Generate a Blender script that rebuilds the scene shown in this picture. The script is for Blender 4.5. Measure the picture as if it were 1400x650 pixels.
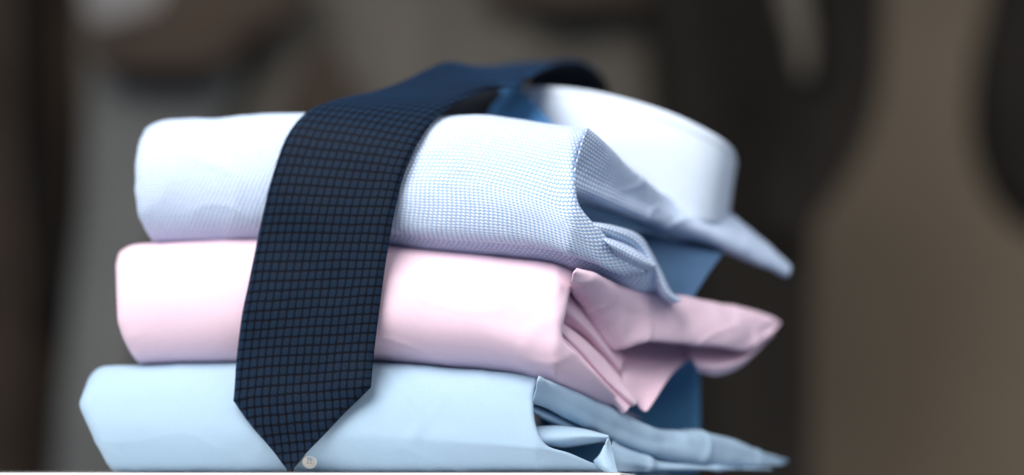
import bpy, bmesh, math, random
from mathutils import Vector, noise
import numpy as np

for o in list(bpy.data.objects):
    bpy.data.objects.remove(o, do_unlink=True)
S = bpy.context.scene
COL = S.collection
random.seed(4)

# ------------------------------------------------------------------ camera
PITCH = math.radians(6.095)
CAM = Vector((0.0, -1.32, -0.012))
FPX = 85.0 / 36.0 * 1400.0
cam_d = bpy.data.cameras.new("camera")
cam = bpy.data.objects.new("camera", cam_d)
COL.objects.link(cam)
cam.location = CAM
cam.rotation_euler = (math.radians(90) + PITCH, 0, 0)
cam_d.lens = 85
cam_d.sensor_width = 36
cam_d.clip_start = 0.05
cam_d.clip_end = 50
cam_d.dof.use_dof = True
cam_d.dof.focus_distance = 1.322
cam_d.dof.aperture_fstop = 1.5
S.camera = cam

# ------------------------------------------------------------------ world and lamps
w = bpy.data.worlds.new("World")
S.world = w
w.use_nodes = True
bg = w.node_tree.nodes["Background"]
bg.inputs[0].default_value = (0.50, 0.68, 1.0, 1)
bg.inputs[1].default_value = 0.22

def area(name, loc, target, size, power, color):
    d = bpy.data.lights.new(name, 'AREA')
    d.shape = 'RECTANGLE'
    d.size, d.size_y = size
    d.energy = power
    d.color = color
    o = bpy.data.objects.new(name, d)
    COL.objects.link(o)
    o.location = loc
    o.rotation_euler = (Vector(target) - Vector(loc)).to_track_quat('-Z', 'Y').to_euler()
    return o
area("window_light", (-0.66, -0.92, 1.25), (-0.03, 0.05, 0.10), (1.3, 1.3), 54, (1.0, 0.975, 0.95))
area("side_fill", (1.1, -0.9, 1.0), (0.0, 0.05, 0.10), (1.3, 1.3), 11, (1.0, 0.98, 0.97))  # added fill lamp that lightens the right-hand folds; no source known
area("wall_fill", (1.25, 0.75, -0.25), (0.75, 1.75, -0.05), (0.5, 0.5), 15, (1.0, 0.92, 0.82))  # unseen lamp added to brighten the lower right of the wall

S.view_settings.view_transform = 'Standard'
S.view_settings.look = 'None'
S.view_settings.exposure = 0.0
S.view_settings.gamma = 1.0
S.render.engine = 'CYCLES'
S.cycles.use_denoising = True
S.cycles.max_bounces = 8
S.cycles.diffuse_bounces = 5

# ------------------------------------------------------------------ helpers
def P(u, v, Y):
    """world point at depth Y on the sight line through photo position (u, v)"""
    x = (u - 700.0) / FPX
    y = (325.0 - v) / FPX
    c, s = math.cos(PITCH), math.sin(PITCH)
    d = Vector((x, c - y * s, s + y * c))
    return CAM + d * ((Y - CAM.y) / d.y)

def cr(p0, p1, p2, p3, t):
    return 0.5 * ((2 * p1) + (-p0 + p2) * t + (2 * p0 - 5 * p1 + 4 * p2 - p3) * t * t + (-p0 + 3 * p1 - 3 * p2 + p3) * t ** 3)

def spline(pts, n):
    """Catmull-Rom through pts, n samples, parameter = control index"""
    pts = np.array(pts, float)
    m = len(pts)
    if m == 2:
        return np.array([pts[0] + (pts[1] - pts[0]) * k / (n - 1) for k in range(n)])
    ext = np.vstack([2 * pts[0] - pts[1], pts, 2 * pts[-1] - pts[-2]])
    out = []
    for k in range(n):
        f = k / (n - 1) * (m - 1)
        i = min(int(f), m - 2)
        out.append(cr(ext[i], ext[i + 1], ext[i + 2], ext[i + 3], f - i))
    return np.array(out)

def arc(pts, n, params=None, straight=False):
    """spline (or straight pieces) resampled by arc length at params (0..1)"""
    if straight:                                        # straight pieces with slightly softened corners
        p = np.array(pts, float)
        l = np.concatenate([[0], np.cumsum(np.linalg.norm(np.diff(p, axis=0), axis=1))])
        q = np.linspace(0, l[-1], 401)
        d = np.stack([np.interp(q, l, p[:, k]) for k in range(2)], axis=1)
        w = 15
        e = np.concatenate([2 * d[0] - d[w:0:-1], d, 2 * d[-1] - d[-2:-w - 2:-1]])
        d = np.stack([np.convolve(e[:, k], np.ones(2 * w + 1) / (2 * w + 1), 'valid') for k in range(2)], axis=1)
    else:
        d = spline(pts, 400)
    L = np.concatenate([[0], np.cumsum(np.linalg.norm(np.diff(d, axis=0), axis=1))])
    L /= L[-1]
    if params is None:
        params = np.linspace(0, 1, n)
    return np.stack([np.interp(params, L, d[:, k]) for k in range(d.shape[1])], axis=1)

def bump_grid(G, amp, scale, seed, crease=0.0):
    """soft creases: pushes the grid along its normals"""
    if amp == 0:
        return G
    du = np.gradient(G, axis=1)
    dv = np.gradient(G, axis=0)
    N = np.cross(du, dv)
    N /= (np.linalg.norm(N, axis=2, keepdims=True) + 1e-12)
    H = np.zeros(G.shape[:2])
    for i in range(G.shape[0]):
        for j in range(G.shape[1]):
            q = G[i, j] * scale + seed
            H[i, j] = noise.noise(Vector((q[0], q[1], q[2]))) + 0.45 * noise.noise(Vector((q[0] * 2.3, q[1] * 2.3, q[2] * 2.3 + 7)))
    if crease:                                          # pressed-in fold lines: sharp valleys where two noise fields cross zero
        for i in range(G.shape[0]):
            for j in range(G.shape[1]):
                q = G[i, j]
                a = noise.noise(Vector((q[0] * 16 + seed * 3, q[1] * 16, q[2] * 30 + 5)))
                b = noise.noise(Vector((q[0] * 24, q[1] * 24 + seed * 5, q[2] * 22)))
                k = max(0.0, noise.noise(Vector((q[0] * 12 + 9, q[1] * 12, q[2] * 12 + seed))) + 0.25)
                H[i, j] -= crease / amp * (math.exp(-(a / 0.07) ** 2) + 0.6 * math.exp(-(b / 0.06) ** 2)) * min(1.0, 1.8 * k)
    return G + N * (H * amp)[..., None]

def grid_object(name, G, mat, parent=None, thick=0.0, uv=None, offset=0.0, bevel=0.0, mats=None):
    n, m = G.shape[:2]
    verts = [tuple(p) for p in G.reshape(-1, 3)]
    faces = [(i * m + j, i * m + j + 1, (i + 1) * m + j + 1, (i + 1) * m + j) for i in range(n - 1) for j in range(m - 1)]
    me = bpy.data.meshes.new(name)
    me.from_pydata(verts, [], faces)
    if uv is None:
        su = np.linalg.norm(np.diff(G, axis=1), axis=2).mean(axis=0)
        sv = np.linalg.norm(np.diff(G, axis=0), axis=2).mean(axis=1)
        U = np.concatenate([[0], np.cumsum(su)])
        V = np.concatenate([[0], np.cumsum(sv)])
        uv = np.stack([np.broadcast_to(U[None, :], (n, m)), np.broadcast_to(-V[:, None], (n, m))], axis=2)
    uvf = uv.reshape(-1, 2) * 100.0                     # centimetres
    lay = me.uv_layers.new(name="UVMap")
    for lp in me.loops:
        lay.data[lp.index].uv = uvf[lp.vertex_index]
    me.polygons.foreach_set("use_smooth", [True] * len(me.polygons))
    me.materials.append(mat)
    o = bpy.data.objects.new(name, me)
    COL.objects.link(o)
    if parent:
        o.parent = parent
    if thick:
        s = o.modifiers.new("thickness", 'SOLIDIFY')
        s.thickness = thick
        s.offset = offset
        if bevel:
            b = o.modifiers.new("edge", 'BEVEL')
            b.width = bevel
            b.segments = 3
            b.limit_method = 'ANGLE'
            b.angle_limit = math.radians(50)
    return o

def rows_grid(rows, nu, nv):
    A = [spline(r, nu) for r in rows]
    A = np.array(A)                                     # rows x nu x 3
    return np.stack([spline(A[:, j], nv) for j in range(nu)], axis=1)

def patch(name, rows, mat, parent, nu=70, nv=36, thick=0.0008, amp=0.0004, scale=45, seed=0.0, crease=0.0, **k):
    """cloth sheet through rows of (u, v, Y)"""
    W = [[tuple(P(*p)) for p in r] for r in rows]
    G = bump_grid(rows_grid(W, nu, nv), amp, scale, seed, crease)
    return grid_object(name, G, mat, parent, thick, **k)

def coons(T, B, L, R, ss, tt):
    T, B = arc(T, 0, tt), arc(B, 0, tt)
    L, R = arc(L, 0, ss, straight=True), arc(R, 0, ss)
    s, t = ss[:, None, None], tt[None, :, None]
    return ((1 - s) * T[None] + s * B[None] + (1 - t) * L[:, None] + t * R[:, None]
            - ((1 - s) * (1 - t) * T[0] + (1 - s) * t * T[-1] + s * (1 - t) * B[0] + s * t * B[-1]))

BACK = Vector((0.17, 0.985, 0.0))
def roll(name, T, B, L, R, yf, radius, power, mat, parent, amp, seed, depth=0.13, lift=0.0, drop=0.0):
    """rounded front fold of a folded shirt, with its upper and lower layers running back"""
    k = np.linspace(0, 1, 64)
    ss = 0.5 - 0.5 * np.cos(math.pi * k)
    ss = 0.55 * ss + 0.45 * k
    tt = np.linspace(0, 1, 170)
    UV = coons(T, B, L, R, ss, tt)
    ys = np.array([a[0] for a in yf]); yv = np.array([a[1] for a in yf])
    G = np.zeros(UV.shape[:2] + (3,))
    for i, s in enumerate(ss):
        e = min(abs(2 * s - 1), 1.0)
        off = radius * (1 - (max(0.0, 1 - e ** power)) ** (1 / power))
        for j in range(len(tt)):
            u, v = UV[i, j]
            y = float(np.interp(u, ys, yv)) + off
            # rounded left end and soft right end
            tl = tt[j] * 45
            if tl < 1:
                y += 0.004 * (1 - math.sqrt(max(0, 1 - (1 - tl) ** 2)))
            G[i, j] = P(u, v, y)
    G = bump_grid(G, amp, 26, seed, 0.0005)
    top = [G[0] + np.array(BACK) * d + np.array([0, 0, -lift * d]) for d in np.linspace(depth, 0.008, 8)]
    bot = [G[-1] + np.array(BACK) * d + np.array([0, 0, drop * d]) for d in np.linspace(0.008, depth, 8)]
    G2 = np.concatenate([np.array(top), G, np.array(bot)], axis=0)
    # the cloth turns in at its right-hand edge and at the left end
    e0 = G2[:, -1]
    e1 = e0 + np.array([0.0006, 0.003, 0.0])
    e2 = e0 + np.array([-0.001, 0.012, 0.0])
    l1 = G2[:, 0] + np.array([0.0015, 0.010, 0.0])
    l2 = G2[:, 0] + np.array([0.006, 0.022, 0.0])
    G3 = np.concatenate([l2[:, None], l1[:, None], G2, e1[:, None], e2[:, None]], axis=1)
    o = grid_object(name, G3, mat, parent, 0.0009, offset=-1.0)
    return o, G

def empty(name, loc, label, cat, group=None):
    o = bpy.data.objects.new(name, None)
    COL.objects.link(o)
    o.empty_display_size = 0.02
    o.location = (0, 0, 0)
    o['label'] = label
    o['category'] = cat
    if group:
        o['group'] = group
    return o

# ------------------------------------------------------------------ materials
class NT:
    def __init__(self, name):
        self.m = bpy.data.materials.new(name)
        self.m.use_nodes = True
        self.t = self.m.node_tree
        self.b = self.t.nodes["Principled BSDF"]
    def n(self, typ, **k):
        x = self.t.nodes.new(typ)
        for a, b in k.items():
            setattr(x, a, b)
        return x
    def l(self, a, b):
        self.t.links.new(a, b)
    def math(self, op, a, b=None, c=None):
        x = self.n('ShaderNodeMath', operation=op)
        for i, q in enumerate((a, b, c)):
            if q is None:
                continue
            if isinstance(q, (int, float)):
                x.inputs[i].default_value = q
            else:
                self.l(q, x.inputs[i])
        return x.outputs[0]
    def smooth(self, val, lo, hi):
        x = self.n('ShaderNodeMapRange', interpolation_type='SMOOTHSTEP')
        self.l(val, x.inputs[0])
        x.inputs[1].default_value = lo
        x.inputs[2].default_value = hi
        return x.outputs[0]
    def mix(self, fac, a, b):
        x = self.n('ShaderNodeMix', data_type='RGBA')
        self.l(fac, x.inputs[0])
        for i, q in ((6, a), (7, b)):
            if isinstance(q, tuple):
                x.inputs[i].default_value = q + (1,)
            else:
                self.l(q, x.inputs[i])
        return x.outputs[2]
    def uv(self):
        tc = self.n('ShaderNodeTexCoord')
        sx = self.n('ShaderNodeSeparateXYZ')
        self.l(tc.outputs['UV'], sx.inputs[0])
        return tc.outputs['UV'], sx.outputs[0], sx.outputs[1]
    def bump(self, h, strength, dist):
        x = self.n('ShaderNodeBump')
        x.inputs['Strength'].default_value = strength
        x.inputs['Distance'].default_value = dist
        self.l(h, x.inputs['Height'])
        self.l(x.outputs[0], self.b.inputs['Normal'])

def cloth(name, color, weave=70.0, weave_amt=0.10, stitch=None):
    k = NT(name)
    uv, x, y = k.uv()
    # plain weave: two crossing thread directions, in threads per centimetre
    a = k.math('SINE', k.math('MULTIPLY', x, weave))
    b = k.math('SINE', k.math('MULTIPLY', y, weave))
    f = k.math('MULTIPLY', a, b)
    nz = k.n('ShaderNodeTexNoise')
    k.l(uv, nz.inputs['Vector'])
    nz.inputs['Scale'].default_value = 14
    nz.inputs['Detail'].default_value = 4
    col = k.mix(k.smooth(nz.outputs[0], 0.3, 0.7), tuple(c * 0.965 for c in color), tuple(min(1, c * 1.02) for c in color))
    col = k.mix(k.smooth(f, -1, 1), k.mix(k.smooth(f, -1, 1), tuple(c * (1 - weave_amt) for c in color), col), col)
    # slubs: single threads a little thicker or thinner than their neighbours
    slub = []
    for sc in ((1.2, 34.0, 1.0), (34.0, 1.2, 1.0)):
        mp = k.n('ShaderNodeMapping')
        mp.inputs['Scale'].default_value = sc
        k.l(uv, mp.inputs['Vector'])
        sn = k.n('ShaderNodeTexNoise')
        k.l(mp.outputs[0], sn.inputs['Vector'])
        sn.inputs['Scale'].default_value = 1.0
        sn.inputs['Detail'].default_value = 2
        slub.append(sn.outputs[0])
    sl_ = k.math('ADD', slub[0], slub[1])
    col = k.mix(k.smooth(sl_, 0.7, 1.3), k.mix(k.smooth(sl_, 0.7, 1.3), tuple(c * 0.90 for c in color), col), col)
    h = k.math('ADD', k.math('ADD', k.math('MULTIPLY', f, 0.5), nz.outputs[0]), sl_)
    if stitch:
        dist = k.math('ABSOLUTE', k.math('ADD', y, stitch))
        dash = k.smooth(k.math('SINE', k.math('MULTIPLY', x, 21.0)), -0.75, -0.45)
        groove = k.math('MULTIPLY', k.math('SUBTRACT', 1.0, k.smooth(dist, 0.03, 0.11)), dash)
        col = k.mix(groove, col, tuple(c * 0.6 for c in color))
        h = k.math('SUBTRACT', h, k.math('MULTIPLY', groove, 3.0))
    k.l(col, k.b.inputs['Base Color'])
    k.b.inputs['Roughness'].default_value = 0.75
    k.b.inputs['Specular IOR Level'].default_value = 0.25
    k.b.inputs['Sheen Weight'].default_value = 0.08
    k.bump(h, 0.22, 0.0004)
    return k.m

def honeycomb(name, white, blue, px=0.132, py=0.205):
    """small offset woven dots, pale on blue"""
    k = NT(name)
    uv, x, y = k.uv()
    nz = k.n('ShaderNodeTexNoise')
    k.l(uv, nz.inputs['Vector'])
    nz.inputs['Scale'].default_value = 9
    nz.inputs['Detail'].default_value = 3
    wob = k.math('MULTIPLY', k.math('SUBTRACT', nz.outputs[0], 0.5), 0.9)
    ax = k.math('ADD', k.math('MULTIPLY', x, math.pi / px), wob)
    ay = k.math('ADD', k.math('MULTIPLY', y, math.pi / py), wob)
    f = k.math('MULTIPLY', k.math('COSINE', ax), k.math('COSINE', ay))
    # thin cross threads between the dots
    f = k.math('MULTIPLY', f, 0.66)
    g = k.math('MULTIPLY', k.math('COSINE', k.math('MULTIPLY', ay, 2.0)), 0.40)
    h = k.math('ADD', f, g)
    m = k.smooth(h, -0.60, 0.26)
    k.l(k.mix(m, blue, white), k.b.inputs['Base Color'])
    k.b.inputs['Roughness'].default_value = 0.7
    k.b.inputs['Specular IOR Level'].default_value = 0.3
    k.b.inputs['Sheen Weight'].default_value = 0.08
    k.bump(h, 0.45, 0.0006)
    return k.m

def tie_silk(name, cell, ground, pw=0.44, ph=0.53):
    """woven navy silk: raised rounded squares on a darker ground"""
    k = NT(name)
    uv, x, y = k.uv()
    dn = k.n('ShaderNodeTexNoise')                       # hand-cut silk: the rows wander a little
    k.l(uv, dn.inputs['Vector'])
    dn.inputs['Scale'].default_value = 0.55
    dn.inputs['Detail'].default_value = 3
    dv_ = k.n('ShaderNodeSeparateColor')
    k.l(dn.outputs['Color'], dv_.inputs[0])
    x = k.math('ADD', x, k.math('MULTIPLY', k.math('SUBTRACT', dv_.outputs[0], 0.5), 0.15))
    y = k.math('ADD', y, k.math('MULTIPLY', k.math('SUBTRACT', dv_.outputs[1], 0.5), 0.18))
    cx = k.math('ABSOLUTE', k.math('SUBTRACT', k.math('FRACT', k.math('DIVIDE', x, pw)), 0.5))
    cy = k.math('ABSOLUTE', k.math('SUBTRACT', k.math('FRACT', k.math('DIVIDE', y, ph)), 0.5))
    d = k.math('POWER', k.math('ADD', k.math('POWER', cx, 3.0), k.math('POWER', cy, 3.0)), 1 / 3.0)
    mx = k.math('SUBTRACT', 1.0, k.smooth(d, 0.33, 0.49))
    # notches that give each square its four-leaf outline
    cr_ = k.math('MULTIPLY', k.smooth(k.math('MINIMUM', cx, cy), 0.0, 0.05), 1.0)
    edge = k.smooth(k.math('MAXIMUM', cx, cy), 0.22, 0.42)
    notch = k.math('MULTIPLY', k.math('SUBTRACT', 1.0, cr_), edge)
    m = k.math('MULTIPLY', mx, k.math('SUBTRACT', 1.0, k.math('MULTIPLY', notch, 0.85)))
    tw = k.math('SINE', k.math('MULTIPLY', k.math('ADD', x, k.math('MULTIPLY', y, 0.8)), 62.0))
    tw2 = k.math('SINE', k.math('MULTIPLY', k.math('SUBTRACT', x, y), 58.0))
    nz = k.n('ShaderNodeTexNoise')
    k.l(uv, nz.inputs['Vector'])
    nz.inputs['Scale'].default_value = 7
    nz.inputs['Detail'].default_value = 5
    twm = k.smooth(k.math('ADD', k.math('MULTIPLY', tw, tw2), k.math('MULTIPLY', nz.outputs[0], 1.2)), -0.4, 1.6)
    c1 = k.mix(twm, tuple(c * 0.55 for c in cell), tuple(c * 1.5 for c in cell))
    k.l(k.mix(m, ground, c1), k.b.inputs['Base Color'])
    k.b.inputs['Roughness'].default_value = 0.5
    k.b.inputs['Specular IOR Level'].default_value = 0.05
    k.l(k.math('MULTIPLY', m, 0.50), k.b.inputs['Sheen Weight'])
    k.b.inputs['Sheen Roughness'].default_value = 0.4
    k.b.inputs['Sheen Tint'].default_value = (0.12, 0.38, 0.85, 1)
    k.bump(k.math('ADD', m, k.math('MULTIPLY', tw, 0.14)), 0.42, 0.0006)
    return k.m

def plain(name, color, rough=0.6, var=0.15, scale=6.0):
    k = NT(name)
    tc = k.n('ShaderNodeTexCoord')
    nz = k.n('ShaderNodeTexNoise')
    k.l(tc.outputs['Object'], nz.inputs['Vector'])
    nz.inputs['Scale'].default_value = scale
    nz.inputs['Detail'].default_value = 5
    k.l(k.mix(k.smooth(nz.outputs[0], 0.3, 0.7), tuple(c * (1 - var) for c in color), tuple(c * (1 + var) for c in color)), k.b.inputs['Base Color'])
    k.b.inputs['Roughness'].default_value = rough
    k.b.inputs['Specular IOR Level'].default_value = 0.5 if rough < 0.6 else 0.12
    return k.m

M_TOP = honeycomb("white_blue_dobby", (0.82, 0.865, 0.92), (0.16, 0.35, 0.67))
M_COLLAR = cloth("white_blue_poplin", (0.68, 0.77, 0.89), stitch=0.55)
M_PINK = cloth("pink_poplin", (0.875, 0.645, 0.755))
M_BLUE = cloth("light_blue_poplin", (0.380, 0.530, 0.672))
M_INDIGO = cloth("deep_blue_cotton", (0.09, 0.27, 0.47))
M_UNDER = cloth("shaded_blue_lining", (0.075, 0.155, 0.28))  # blue lining, darkened to carry the shade under the flap
M_TIE = tie_silk("navy_silk", (0.0075, 0.0165, 0.034), (0.0030, 0.0042, 0.0085))
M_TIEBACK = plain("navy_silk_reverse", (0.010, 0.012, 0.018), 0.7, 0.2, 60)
M_TAIL = plain("navy_silk_lit", (0.06, 0.20, 0.44), 0.5, 0.1, 60)  # navy silk with its lit look put into a brighter colour
M_BUTTON = plain("pearl_button", (0.86, 0.83, 0.77), 0.3, 0.08, 160)
M_HOLE = plain("button_hole_shadow", (0.30, 0.26, 0.22), 0.7, 0.1, 100)
M_TABLE = plain("white_lacquer", (0.80, 0.79, 0.78), 0.35, 0.02, 5)
M_WALL = plain("taupe_plaster", (0.088, 0.072, 0.054), 0.9, 0.12, 1.6)
M_GREY = plain("grey_wool", (0.088, 0.079, 0.066), 0.9, 0.12, 9)
M_PALE = plain("pale_grey_wool", (0.105, 0.106, 0.102), 0.9, 0.1, 9)
M_BROWN = plain("dark_brown_wool", (0.038, 0.028, 0.021), 0.9, 0.2, 9)
M_BLACK = plain("black_wool", (0.010, 0.0085, 0.007), 0.85, 0.2, 9)
M_WHITE = plain("white_cotton", (0.165, 0.155, 0.15), 0.8, 0.06, 9)

# ------------------------------------------------------------------ setting: table and wall
def rounded_box(name, lo, hi, r, mat, parent=None, seg=4):
    bm = bmesh.new()
    bmesh.ops.create_cube(bm, size=1)
    for v in bm.verts:
        v.co = Vector([lo[k] + (v.co[k] + 0.5) * (hi[k] - lo[k]) for k in range(3)])
    bmesh.ops.bevel(bm, geom=bm.edges[:], offset=r, segments=seg, profile=0.5, affect='EDGES')
    me = bpy.data.meshes.new(name)
    bm.to_mesh(me)
    bm.free()
    me.polygons.foreach_set("use_smooth", [True] * len(me.polygons))
    me.materials.append(mat)
    o = bpy.data.objects.new(name, me)
    COL.objects.link(o)
    if parent:
        o.parent = parent
    return o

tb = rounded_box("table", (-0.55, -0.030, -0.030), (0.058, 0.24, 0.0), 0.0012, M_TABLE)
for v in tb.data.vertices:                              # the right-hand side runs back at a slant
    if v.co.x > 0.0:
        v.co.x += (v.co.y + 0.03) * 0.15
tb['label'] = "white table top under the stack of folded shirts"
tb['category'] = "table"

wl = rounded_box("wall", (-2.2, 1.75, -0.8), (2.2, 1.85, 2.2), 0.01, M_WALL)
wl['kind'] = 'structure'

# ------------------------------------------------------------------ light blue shirt (bottom)
blue = empty("folded_shirt", (0, 0, 0), "light blue folded shirt lying on the table, at the bottom of the stack", "shirt", "folded shirts in the stack")
o, G_BLUE = roll("shirt_front",
    [(126, 515), (135, 507), (150, 503), (200, 501), (320, 497), (420, 496), (512, 497), (600, 503), (680, 509), (735, 517)],
    [(157, 644), (250, 645.5), (400, 645.5), (600, 645.5), (750, 645.5), (843, 646)],
    [(126, 515), (116, 537), (110, 553), (120, 578), (135, 608), (148, 633), (157, 644)],
    [(735, 517), (728, 535), (726, 560), (731, 588), (745, 611), (775, 621), (810, 636), (843, 646)],
    [(100, 0.045), (735, 0.0), (843, 0.012)], 0.030, 2.0, M_BLUE, blue, 0.0006, 1.3)
patch("side_fold", [
    [(745, 524, .035), (775, 534, .05), (812, 553, .065), (850, 571, .08), (890, 590, .092), (920, 595, .105), (960, 596, .115), (1000, 606, .13), (1040, 619, .14), (1076, 630, .145)],
    [(735, 517, .003), (770, 530, .020), (810, 549, .035), (850, 567, .05), (890, 586, .062), (920, 591, .075), (960, 592, .085), (1000, 603, .10), (1040, 617, .115), (1078, 629, .13)],
    [(732, 531, .004), (768, 548, .018), (808, 570, .033), (850, 590, .047), (890, 605, .058), (920, 609, .068), (960, 613, .078), (1000, 621, .093), (1040, 627, .11), (1076, 633, .13)],
    [(728, 549, .012), (765, 566, .024), (805, 586, .037), (850, 607, .05), (890, 621, .06), (920, 628, .07), (960, 633, .08), (1000, 638, .095), (1040, 637, .11), (1066, 637, .125)],
    [(731, 551, .035), (768, 568, .045), (808, 588, .06), (852, 608, .07), (890, 620, .08), (920, 627, .09), (960, 632, .10), (1000, 636, .11), (1040, 636, .12), (1064, 636, .13)]],
    M_BLUE, blue, 180, 80, amp=0.0011, crease=0.0011, scale=42, seed=2.0)
patch("inner_fold", [
    [(729, 553, .030), (765, 568, .045), (800, 584, .055), (840, 601, .065), (880, 620, .075)],
    [(728, 556, .018), (763, 571, .030), (798, 587, .040), (838, 604, .052), (880, 624, .062)],
    [(729, 563, .017), (760, 579, .029), (795, 594, .040), (835, 608, .052), (878, 632, .062)],
    [(732, 567, .030), (762, 584, .045), (797, 598, .055), (837, 612, .065), (880, 634, .075)]],
    M_BLUE, blue, 60, 30, amp=0.0005, seed=3.0)
patch("lower_layer", [
    [(838, 604, .075), (872, 618, .085), (902, 629, .095), (950, 636, .105), (1000, 640, .115), (1052, 641, .13)],
    [(836, 606, .046), (870, 620, .056), (900, 631, .066), (950, 637, .08), (1000, 640.5, .095), (1055, 641, .118)],
    [(836, 625, .036), (870, 633, .048), (900, 638, .06), (950, 640, .075), (1000, 641, .09), (1055, 641.4, .115)],
    [(838, 645, .036), (870, 644.3, .05), (900, 643.5, .06), (950, 642.8, .075), (1000, 642, .09), (1055, 641.8, .115)]],
    M_BLUE, blue, 110, 50, amp=0.0006, crease=0.0011, seed=4.0)
patch("tucked_corner", [
    [(733, 584, .034), (765, 583, .036), (800, 588, .034), (830, 596, .026)],
    [(731, 585, .020), (765, 584, .022), (800, 588.5, .022), (832, 597, .018)],
    [(736, 597, .011), (766, 597, .012), (800, 596, .014), (832, 598, .016)],
    [(744, 608, .014), (770, 610, .017), (800, 605, .019), (831, 600, .019)],
    [(748, 610, .034), (772, 612, .034), (800, 608, .034), (828, 603, .030)]],
    M_BLUE, blue, 50, 40, amp=0.0003, seed=5.0)
patch("tucked_corner", [
    [(832, 597, .017), (838, 618, .015), (841, 634, .013), (844, 646, .012)],
    [(828, 606, .013), (829, 622, .012), (834, 636, .011), (838, 646, .011)],
    [(823, 617, .015), (820, 627, .013), (826, 638, .011), (834, 645, .0112)],
    [(818, 626, .026), (812, 631, .022), (818, 638, .018), (828, 645, .016)]],
    M_BLUE, blue, 40, 30, amp=0.0002, seed=6.0)

# button on the light blue shirt, just right of the tie's tip
def add_button(G, u, v, r, parent):
    best, bi = 1e9, None
    tgt = P(u, v, 0)
    for i in range(2, G.shape[0] - 2):
        for j in range(2, G.shape[1] - 2):
            q = Vector(G[i, j])
            k = (q.y - CAM.y)
            px = 700 + FPX * (q.x - CAM.x) / k
            t = CAM + (tgt - CAM) * (k / (tgt.y - CAM.y))
            d = (q.x - t.x) ** 2 + (q.z - t.z) ** 2
            if d < best:
                best, bi = d, (i, j)
    i, j = bi
    nrm = Vector(np.cross(G[i, j + 1] - G[i, j - 1], G[i + 1, j] - G[i - 1, j]))
    nrm.normalize()
    if nrm.y > 0:
        nrm = -nrm
    nrm = (nrm + Vector((0, -1.2, 0))).normalized()
    bm = bmesh.new()
    prof = [(0.0, 0.0011), (0.52, 0.0011), (0.66, 0.0013), (0.80, 0.0021), (0.92, 0.0022), (1.0, 0.0016), (1.0, 0.0004), (0.85, 0.0)]
    N = 40
    rings = []
    for (q, z) in prof[1:]:
        rings.append([bm.verts.new((q * r * math.cos(2 * math.pi * a / N), q * r * math.sin(2 * math.pi * a / N), z)) for a in range(N)])
    c = bm.verts.new((0, 0, prof[0][1]))
    for a in range(N):
        bm.faces.new((c, rings[0][a], rings[0][(a + 1) % N]))
        for q in range(len(rings) - 1):
            bm.faces.new((rings[q][a], rings[q + 1][a], rings[q + 1][(a + 1) % N], rings[q][(a + 1) % N]))
    bm.faces.new(list(reversed(rings[-1])))
    me = bpy.data.meshes.new("button")
    bm.to_mesh(me); bm.free()
    me.polygons.foreach_set("use_smooth", [True] * len(me.polygons))
    me.materials.append(M_BUTTON)
    b = bpy.data.objects.new("button", me)
    COL.objects.link(b)
    b.parent = parent
    b.location = Vector(G[i, j]) + nrm * 0.0006
    b.rotation_euler = nrm.to_track_quat('Z', 'Y').to_euler()
    bm = bmesh.new()
    for a in range(4):
        x, y = 0.28 * r * math.cos(a * math.pi / 2 + 0.6), 0.28 * r * math.sin(a * math.pi / 2 + 0.6)
        g = bmesh.ops.create_circle(bm, cap_ends=True, segments=14, radius=0.11 * r)
        for vv in g['verts']:
            vv.co += Vector((x, y, 0.00113))
    me = bpy.data.meshes.new("button_holes")
    bm.to_mesh(me); bm.free()
    me.materials.append(M_HOLE)
    h = bpy.data.objects.new("button_holes", me)
    COL.objects.link(h)
    h.parent = b
add_button(G_BLUE, 422, 630, 0.0041, blue)

# ------------------------------------------------------------------ pink shirt (middle)
pink = empty("folded_shirt", (0, 0, 0), "pale pink folded shirt in the middle of the stack, between two blue ones", "shirt", "folded shirts in the stack")
roll("shirt_front",
    [(165, 346), (180, 338), (200, 335), (250, 331), (350, 328), (450, 330), (530, 338), (600, 345), (680, 353), (740, 359), (785, 371)],
    [(195, 498), (250, 497), (330, 496), (420, 493), (520, 493), (600, 499), (680, 507), (720, 515), (780, 539), (830, 557), (852, 566)],
    [(165, 346), (160, 362), (161, 400), (163, 440), (172, 465), (183, 485), (195, 498)],
    [(785, 371), (777, 395), (770, 425), (766, 462), (790, 490), (820, 520), (845, 548), (852, 566)],
    [(150, 0.046), (760, 0.002), (852, 0.032)], 0.030, 2.0, M_PINK, pink, 0.0004, 5.7)
patch("side_fold", [
    [(795, 377, .035), (822, 387, .055), (855, 400, .075), (892, 406, .085), (940, 411, .112), (1000, 423, .13), (1038, 432, .15), (1063, 442, .146)],
    [(785, 371, .004), (815, 381, .020), (850, 395, .040), (890, 402, .062), (940, 408, .087), (1000, 420, .112), (1040, 430, .127), (1067, 441, .136)],
    [(781, 384, .012), (810, 410, .026), (845, 430, .042), (890, 434, .058), (940, 438, .078), (1000, 448, .10), (1035, 453, .12), (1065, 446, .134)],
    [(779, 396, .028), (808, 436, .044), (838, 470, .052), (880, 463, .054), (930, 465, .072), (990, 471, .094), (1020, 476, .110), (1056, 455, .128)],
    [(781, 400, .036), (812, 442, .054), (841, 473, .060), (880, 467, .061), (930, 469, .079), (990, 475, .101), (1020, 479, .117), (1054, 458, .131)],
    [(784, 398, .06), (814, 438, .074), (843, 468, .08), (880, 463, .084), (930, 465, .102), (990, 470, .12), (1020, 474, .132), (1050, 456, .14)]],
    M_PINK, pink, 170, 90, amp=0.0010, crease=0.0011, scale=40, seed=7.0)
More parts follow.
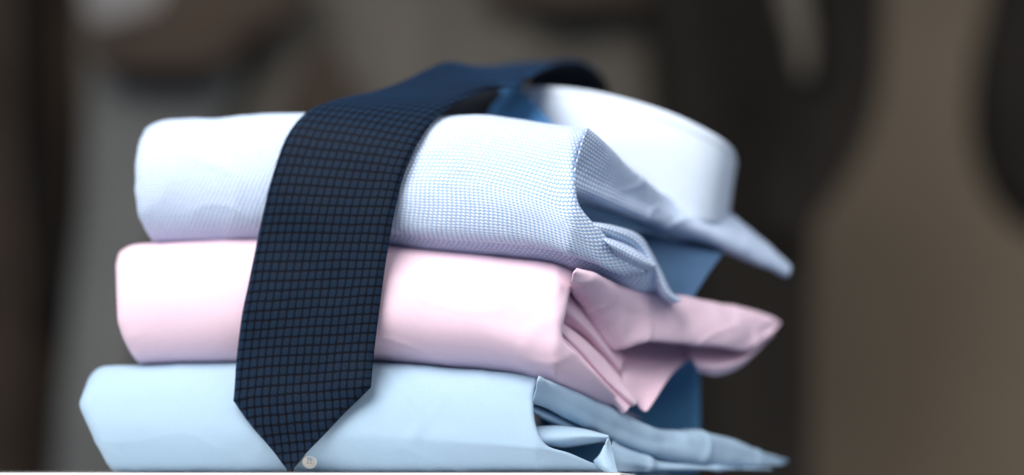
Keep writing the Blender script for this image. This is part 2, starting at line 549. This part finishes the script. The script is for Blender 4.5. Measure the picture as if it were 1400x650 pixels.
patch("inner_fold", [
    [(776, 396, .045), (805, 428, .058), (832, 462, .07), (856, 492, .08)],
    [(774, 402, .030), (803, 433, .042), (829, 467, .055), (852, 495, .065)],
    [(771, 420, .024), (799, 447, .036), (826, 478, .049), (848, 506, .06)],
    [(768, 440, .034), (796, 460, .046), (824, 490, .058), (846, 516, .068)]],
    M_PINK, pink, 50, 30, amp=0.0005, seed=8.0)
patch("lower_fold", [
    [(768, 440, .045), (800, 465, .055), (838, 502, .065), (868, 545, .064)],
    [(767, 443, .022), (800, 468, .034), (836, 506, .046), (871, 547, .052)],
    [(767, 452, .014), (797, 481, .026), (831, 519, .038), (869, 553, .047)],
    [(767, 458, .018), (796, 487, .029), (828, 523, .040), (862, 556, .049)],
    [(767, 464, .008), (793, 492, .021), (823, 524, .033), (856, 562, .043)],
    [(768, 470, .014), (792, 498, .026), (820, 530, .038), (852, 566, .046)]],
    M_PINK, pink, 90, 80, amp=0.0003, crease=0.0011, seed=9.0)
patch("hanging_layer", [
    [(834, 456, .098), (880, 455, .115), (925, 458, .130), (966, 466, .136)],
    [(836, 478, .082), (876, 476, .100), (918, 480, .116), (954, 482, .122)],
    [(850, 512, .062), (878, 508, .078), (906, 506, .088), (922, 508, .094)],
    [(862, 540, .058), (878, 538, .068), (892, 536, .072), (902, 536, .070)],
    [(876, 560, .056), (879, 562, .058), (882, 563, .058), (885, 562, .057)]],
    M_PINK, pink, 50, 50, amp=0.0005, seed=10.0)
patch("hanging_layer", [
    [(932, 462, .136), (980, 466, .138), (1020, 470, .14), (1056, 453, .143)],
    [(936, 476, .118), (978, 480, .122), (1018, 482, .128), (1057, 457, .137)],
    [(948, 495, .098), (980, 500, .102), (1015, 492, .114), (1046, 468, .128)],
    [(955, 509, .102), (980, 514, .106), (1008, 504, .116), (1036, 480, .128)]],
    M_PINK, pink, 40, 36, amp=0.0006, seed=11.0)

# ------------------------------------------------------------------ white and blue shirt (top)
top = empty("folded_shirt", (0, 0, 0), "white and blue textured folded shirt with standing collar, on top of the stack", "shirt", "folded shirts in the stack")
roll("shirt_front",
    [(200, 178), (212, 171), (230, 166), (260, 164), (300, 164), (340, 160), (400, 158), (470, 159), (560, 164), (600, 161), (660, 160), (700, 164), (750, 171), (800, 179)],
    [(214, 334), (260, 334), (350, 331), (450, 331), (535, 337), (580, 343), (640, 348), (700, 352), (750, 357), (800, 370), (840, 386), (872, 400), (901, 394)],
    [(200, 178), (191, 198), (187, 225), (187, 262), (191, 290), (203, 318), (214, 334)],
    [(800, 179), (789, 205), (783, 230), (784, 255), (789, 282), (808, 306), (824, 322), (843, 346), (858, 361), (879, 370), (897, 367), (903, 380), (901, 394)],
    [(180, 0.050), (780, 0.004), (903, 0.036)], 0.030, 2.0, M_TOP, top, 0.0007, 11.9)
patch("side_fold", [
    [(803, 181, .02), (826, 200, .035), (856, 228, .055), (890, 257, .085), (925, 278, .125), (962, 290, .145), (1000, 304, .155), (1040, 333, .160), (1078, 366, .158)],
    [(801, 178, .004), (822, 195, .016), (850, 222, .036), (885, 252, .06), (922, 274, .102), (960, 286, .122), (1000, 300, .136), (1042, 330, .146), (1081, 366, .150)],
    [(786, 228, .008), (815, 243, .022), (850, 261, .042), (885, 279, .062), (920, 294, .082), (960, 308, .098), (1000, 324, .114), (1040, 345, .13), (1080, 371, .145)],
    [(788, 262, .014), (815, 272, .028), (850, 286, .046), (885, 300, .064), (920, 312, .084), (960, 326, .10), (1000, 342, .114), (1040, 360, .13), (1078, 377, .145)],
    [(792, 280, .042), (818, 286, .065), (852, 297, .085), (886, 309, .10), (920, 324, .105), (960, 333, .12), (1000, 346, .13), (1040, 363, .14), (1076, 378, .15)]],
    M_TOP, top, 170, 90, amp=0.0009, crease=0.0011, scale=40, seed=12.0)
patch("inner_fold", [
    [(812, 306, .034), (842, 311, .045), (872, 322, .055), (888, 342, .06), (904, 372, .062), (918, 400, .066), (932, 410, .07)],
    [(810, 305, .016), (840, 311, .026), (869, 322, .036), (885, 341, .042), (901, 371, .046), (915, 400, .05), (930, 412, .055)],
    [(815, 313, .014), (838, 322, .025), (861, 333, .035), (878, 348, .042), (894, 374, .046), (908, 402, .05), (922, 414, .055)],
    [(820, 320, .03), (838, 332, .04), (856, 342, .05), (872, 354, .056), (888, 378, .06), (902, 404, .062), (916, 414, .066)]],
    M_TOP, top, 60, 30, amp=0.0004, seed=13.0)
patch("inner_fold", [
    [(822, 322, .034), (850, 332, .042), (874, 345, .05), (897, 363, .055)],
    [(824, 324, .018), (850, 334, .026), (873, 346, .034), (896, 363, .040)],
    [(832, 334, .012), (851, 344, .020), (872, 355, .028), (893, 366, .038)],
    [(840, 346, .020), (856, 359, .028), (874, 367, .034), (890, 370, .041)]],
    M_TOP, top, 50, 30, amp=0.0003, seed=14.0)
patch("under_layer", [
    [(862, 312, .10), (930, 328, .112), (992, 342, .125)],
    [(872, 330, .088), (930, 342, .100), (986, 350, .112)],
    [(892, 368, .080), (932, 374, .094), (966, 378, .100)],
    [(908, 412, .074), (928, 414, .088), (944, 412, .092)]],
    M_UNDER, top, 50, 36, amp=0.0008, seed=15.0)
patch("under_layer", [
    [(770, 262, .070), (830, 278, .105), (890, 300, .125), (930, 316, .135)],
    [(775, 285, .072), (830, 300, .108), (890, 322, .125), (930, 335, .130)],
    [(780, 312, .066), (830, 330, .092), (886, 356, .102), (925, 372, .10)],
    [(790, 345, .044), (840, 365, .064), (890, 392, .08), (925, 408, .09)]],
    M_UNDER, top, 40, 30, amp=0.0004, seed=17.0)  # added dark sheet filling the gap, coloured as the hollow's shade
# standing collar: a ring round the back, higher at the front left
rim = [(690, 127, .178), (735, 121, .152), (800, 125, .125), (860, 138, .108), (920, 158, .102), (966, 180, .104), (993, 198, .116), (1003, 215, .145), (998, 232, .195), (975, 232, .225), (920, 226, .245), (850, 216, .250), (790, 206, .245)]
low = [(742, 182, .152), (772, 205, .136), (822, 232, .116), (868, 262, .104), (918, 288, .100), (958, 300, .102), (979, 305, .113), (988, 305, .142), (990, 305, .190), (965, 300, .215), (915, 295, .232), (850, 285, .238), (790, 275, .235)]
def mixrow(a, b, f, push):
    return [(p[0] + (q[0] - p[0]) * f, p[1] + (q[1] - p[1]) * f, p[2] + (q[2] - p[2]) * f - push) for p, q in zip(a, b)]
patch("collar", [rim, mixrow(rim, low, .06, .0012), mixrow(rim, low, .35, .003), mixrow(rim, low, .7, .002), low],
    M_COLLAR, top, 150, 40, thick=0.0032, amp=0.0005, scale=22, seed=16.0, bevel=0.0011)

# ------------------------------------------------------------------ deep blue cloth behind the stack
bp = rounded_box("folded_cloth", tuple(P(735, 600, .135)), tuple(P(940, 420, .20)), 0.006, M_INDIGO)
c0, c1 = P(735, 600, .150), P(957, 470, .150)
me = bp.data
zs = [v.co.z for v in me.vertices]; xs = [v.co.x for v in me.vertices]; ys = [v.co.y for v in me.vertices]
for v in me.vertices:
    fx = (v.co.x - min(xs)) / (max(xs) - min(xs)); fz = (v.co.z - min(zs)) / (max(zs) - min(zs)); fy = (v.co.y - min(ys)) / (max(ys) - min(ys))
    v.co = Vector((c0.x + (c1.x - c0.x) * fx, 0.150 + 0.05 * fy, 0.0005 + (c1.z) * fz))
bp['label'] = "deep blue folded cloth standing behind the stack, showing under the pink shirt"
bp['category'] = "cloth"

# ------------------------------------------------------------------ necktie
tie = empty("necktie", (0, 0, 0), "navy blue necktie with a woven grid of squares, draped over the shirts", "necktie")
pairs = [
    ((319, 548, .0255), (507, 530, .0115)),
    ((325, 480, .0275), (513, 470, .0130)),
    ((336, 410, .0275), (522, 400, .0135)),
    ((349, 340, .0290), (531, 340, .0145)),
    ((362, 280, .0290), (541, 285, .0155)),
    ((376, 230, .0300), (552, 243, .0170)),
    ((391, 190, .0330), (564, 212, .0190)),
    ((410, 163, .0385), (578, 187, .0230)),
    ((434, 146, .0460), (593, 166, .0300)),
    ((467, 137, .0560), (613, 149, .0385)),
    ((505, 129, .0660), (637, 135, .0480)),
    ((545, 114, .0770), (662, 124, .0580)),
    ((580, 98, .0900), (688, 118, .0700)),
    ((605, 89, .1050), (706, 115, .0860)),
    ((637, 93, .1260), (722, 107, .1060)),
    ((668, 92, .1520), (742, 95, .1320)),
    ((700, 90, .1860), (765, 87, .1620)),
    ((722, 96, .2080), (794, 85, .1800)),
    ((722, 108, .2240), (817, 98, .1950)),
    ((716, 128, .2350), (832, 122, .2080)),
    ((715, 168, .2400), (838, 166, .2140)),
]
NS, NT_ = 230, 64
Lr = spline([tuple(P(*a)) for a, b in pairs], NS)
Rr = spline([tuple(P(*b)) for a, b in pairs], NS)
tipP = np.array(P(394, 645, .0185))
tx = np.linspace(0, 1, NT_)
tx = 0.3 * tx + 0.7 * (0.5 - 0.5 * np.cos(math.pi * tx))
rowsG, rowsUV = [], []
mid = (Lr + Rr) / 2
sl = np.concatenate([[0], np.cumsum(np.linalg.norm(np.diff(mid, axis=0), axis=1))])
a_dir = (Rr[0] - Lr[0]) / np.linalg.norm(Rr[0] - Lr[0])
d_vec = tipP - mid[0]
d_dir = d_vec - a_dir * np.dot(d_vec, a_dir)
d_dir /= np.linalg.norm(d_dir)
for k in range(40):
    f = k / 40.0
    f = max(f, 0.030)
    l = tipP + (Lr[0] - tipP) * f
    r = tipP + (Rr[0] - tipP) * f
    row = l[None] + (r - l)[None] * tx[:, None]
    rel = row - mid[0]
    rowsG.append(row)
    rowsUV.append(np.stack([rel @ a_dir, rel @ d_dir], axis=1))
for k in range(NS):
    row = Lr[k][None] + (Rr[k] - Lr[k])[None] * tx[:, None]
    wdt = np.linalg.norm(Rr[k] - Lr[k])
    rowsG.append(row)
    rowsUV.append(np.stack([(tx - .5) * wdt, np.full(NT_, -sl[k])], axis=1))
GT = np.array(rowsG)
UT = np.array(rowsUV)
# slightly padded: the middle of the blade stands proud of its folded edges
du = np.gradient(GT, axis=1); dv = np.gradient(GT, axis=0)
Nn = np.cross(du, dv); Nn /= np.linalg.norm(Nn, axis=2, keepdims=True) + 1e-12
sgn = 1.0 if Nn[120, 30, 1] < 0 else -1.0
wid = np.linalg.norm(GT[:, -1] - GT[:, 0], axis=1)
pad = (1 - np.abs(2 * tx - 1) ** 14)[None, :, None] * np.clip((wid - 0.012) / 0.035, 0, 1)[:, None, None] ** 1.5 * 0.0026
GT = GT + Nn * sgn * pad
GT = bump_grid(GT, 0.0013, 20, 3.3)
tb_ = grid_object("front_blade", GT, M_TIE, tie, thick=0.0036, uv=UT, offset=-1.0 * sgn, bevel=0.0011)
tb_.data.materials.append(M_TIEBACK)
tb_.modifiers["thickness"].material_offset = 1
tb_.modifiers["thickness"].material_offset_rim = 1  # dark rim paints in the shade along the tie's edge
# narrow tail crossing behind, in front of the collar
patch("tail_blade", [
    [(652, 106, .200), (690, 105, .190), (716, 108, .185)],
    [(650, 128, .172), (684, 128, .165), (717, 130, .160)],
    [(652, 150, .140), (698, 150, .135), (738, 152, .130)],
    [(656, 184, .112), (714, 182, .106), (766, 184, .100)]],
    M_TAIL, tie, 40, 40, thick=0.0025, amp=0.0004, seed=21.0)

patch("loop_shade", [
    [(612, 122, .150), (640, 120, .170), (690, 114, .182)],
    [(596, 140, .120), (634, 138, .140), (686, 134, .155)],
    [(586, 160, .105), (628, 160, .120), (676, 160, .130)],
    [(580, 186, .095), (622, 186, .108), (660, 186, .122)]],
    M_TIEBACK, tie, 30, 30, thick=0.0015, amp=0.0003, seed=22.0)  # dark sheet added to stand in for shade under the tie's arch
# ------------------------------------------------------------------ garments hanging behind (far out of focus)
def garment(name, rows, Y, depth, mat, parent, folds=0.0, nf=5, seed=0):
    """hanging cloth body: rows of (v, left u, right u), oval section with vertical folds"""
    n = 56
    R = spline([(r[0], r[1], r[2]) for r in rows], 50)
    G = []
    for v, ul, ur in R:
        ring = []
        for a in range(n + 1):
            th = 2 * math.pi * a / n
            cu = (ul + ur) / 2 + (ur - ul) / 2 * math.cos(th)
            sn = math.sin(th)
            yy = Y - depth * math.copysign(abs(sn) ** 0.7, sn)
            fo = folds * math.sin(nf * cu / 100.0 + seed + 0.6 * math.sin(v / 170.0 + seed))
            ring.append(tuple(P(cu, v, Y)[i] + (0, yy - Y + (fo if sn > 0 else 0), 0)[i] for i in range(3)))
        G.append(ring)
    return grid_object(name, np.array(G), mat, parent)

g1 = empty("hanging_jacket", (0, 0, 0), "grey wool jacket hanging behind the stack, far out of focus", "jacket")
garment("jacket_body", [(-120, 110, 1010), (100, 115, 1000), (300, 120, 985), (500, 110, 975), (760, 100, 970)], 1.15, 0.09, M_GREY, g1, 0.016, 4.0, 1.0)
garment("jacket_edge", [(60, 140, 300), (110, 126, 330), (180, 118, 300), (300, 110, 230), (500, 88, 190), (760, 66, 170)], 1.06, 0.02, M_PALE, g1)
garment("lapel", [(-60, 250, 430), (20, 205, 400), (55, 125, 350), (85, 130, 320), (100, 160, 280)], 1.00, 0.02, M_BROWN, g1)
garment("lapel", [(70, 425, 465), (110, 405, 475), (150, 390, 480), (220, 380, 470)], 1.00, 0.02, M_BROWN, g1)
garment("jacket_collar", [(-90, 640, 1010), (-20, 650, 1005), (0, 670, 1000), (10, 720, 980)], 1.02, 0.012, M_BROWN, g1)
garment("pocket_square", [(-60, 108, 250), (0, 112, 235), (22, 118, 205), (34, 130, 170)], 1.00, 0.012, M_WHITE, g1)

g2 = empty("hanging_jacket", (0, 0, 0), "black jacket with a curved sleeve hanging right of the collar, out of focus", "jacket")
garment("jacket_body", [(-120, 875, 1130), (60, 885, 1120), (300, 905, 1112), (500, 925, 1110), (760, 930, 1108)], 1.02, 0.05, M_BLACK, g2, 0.01, 3.0, 2.0)
garment("sleeve", [(-120, 1040, 1210), (0, 1040, 1207), (100, 1040, 1204), (180, 1035, 1188), (240, 1030, 1160), (290, 1030, 1125), (330, 1035, 1100)], 0.98, 0.05, M_BLACK, g2, 0.006, 6.0, 0.5)
garment("sleeve_highlight", [(-40, 1060, 1100), (10, 1068, 1105), (50, 1080, 1110), (90, 1088, 1108), (105, 1092, 1104)], 0.90, 0.008, M_GREY, g2)  # grey strip standing in for a highlight streak on the black sleeve

g3 = empty("hanging_jacket", (0, 0, 0), "dark brown jacket hanging at the left side of the grey one, out of focus", "jacket")
garment("jacket_body", [(-120, -90, 116), (150, -95, 116), (400, -95, 108), (600, -100, 84), (760, -105, 76)], 1.30, 0.05, M_BROWN, g3, 0.012, 7.0, 2.2)
garment("sleeve", [(-120, 20, 60), (150, 22, 62), (300, 30, 80), (420, 40, 96)], 1.22, 0.02, M_BLACK, g3)

g4 = empty("hanging_jacket", (0, 0, 0), "black jacket sleeve hanging at the far right before the taupe wall", "jacket")
garment("sleeve", [(-120, 1375, 1560), (0, 1352, 1560), (90, 1332, 1560), (170, 1328, 1560), (230, 1340, 1560), (280, 1365, 1560), (320, 1410, 1560)], 1.05, 0.05, M_BLACK, g4, 0.006, 5.0, 0.0)
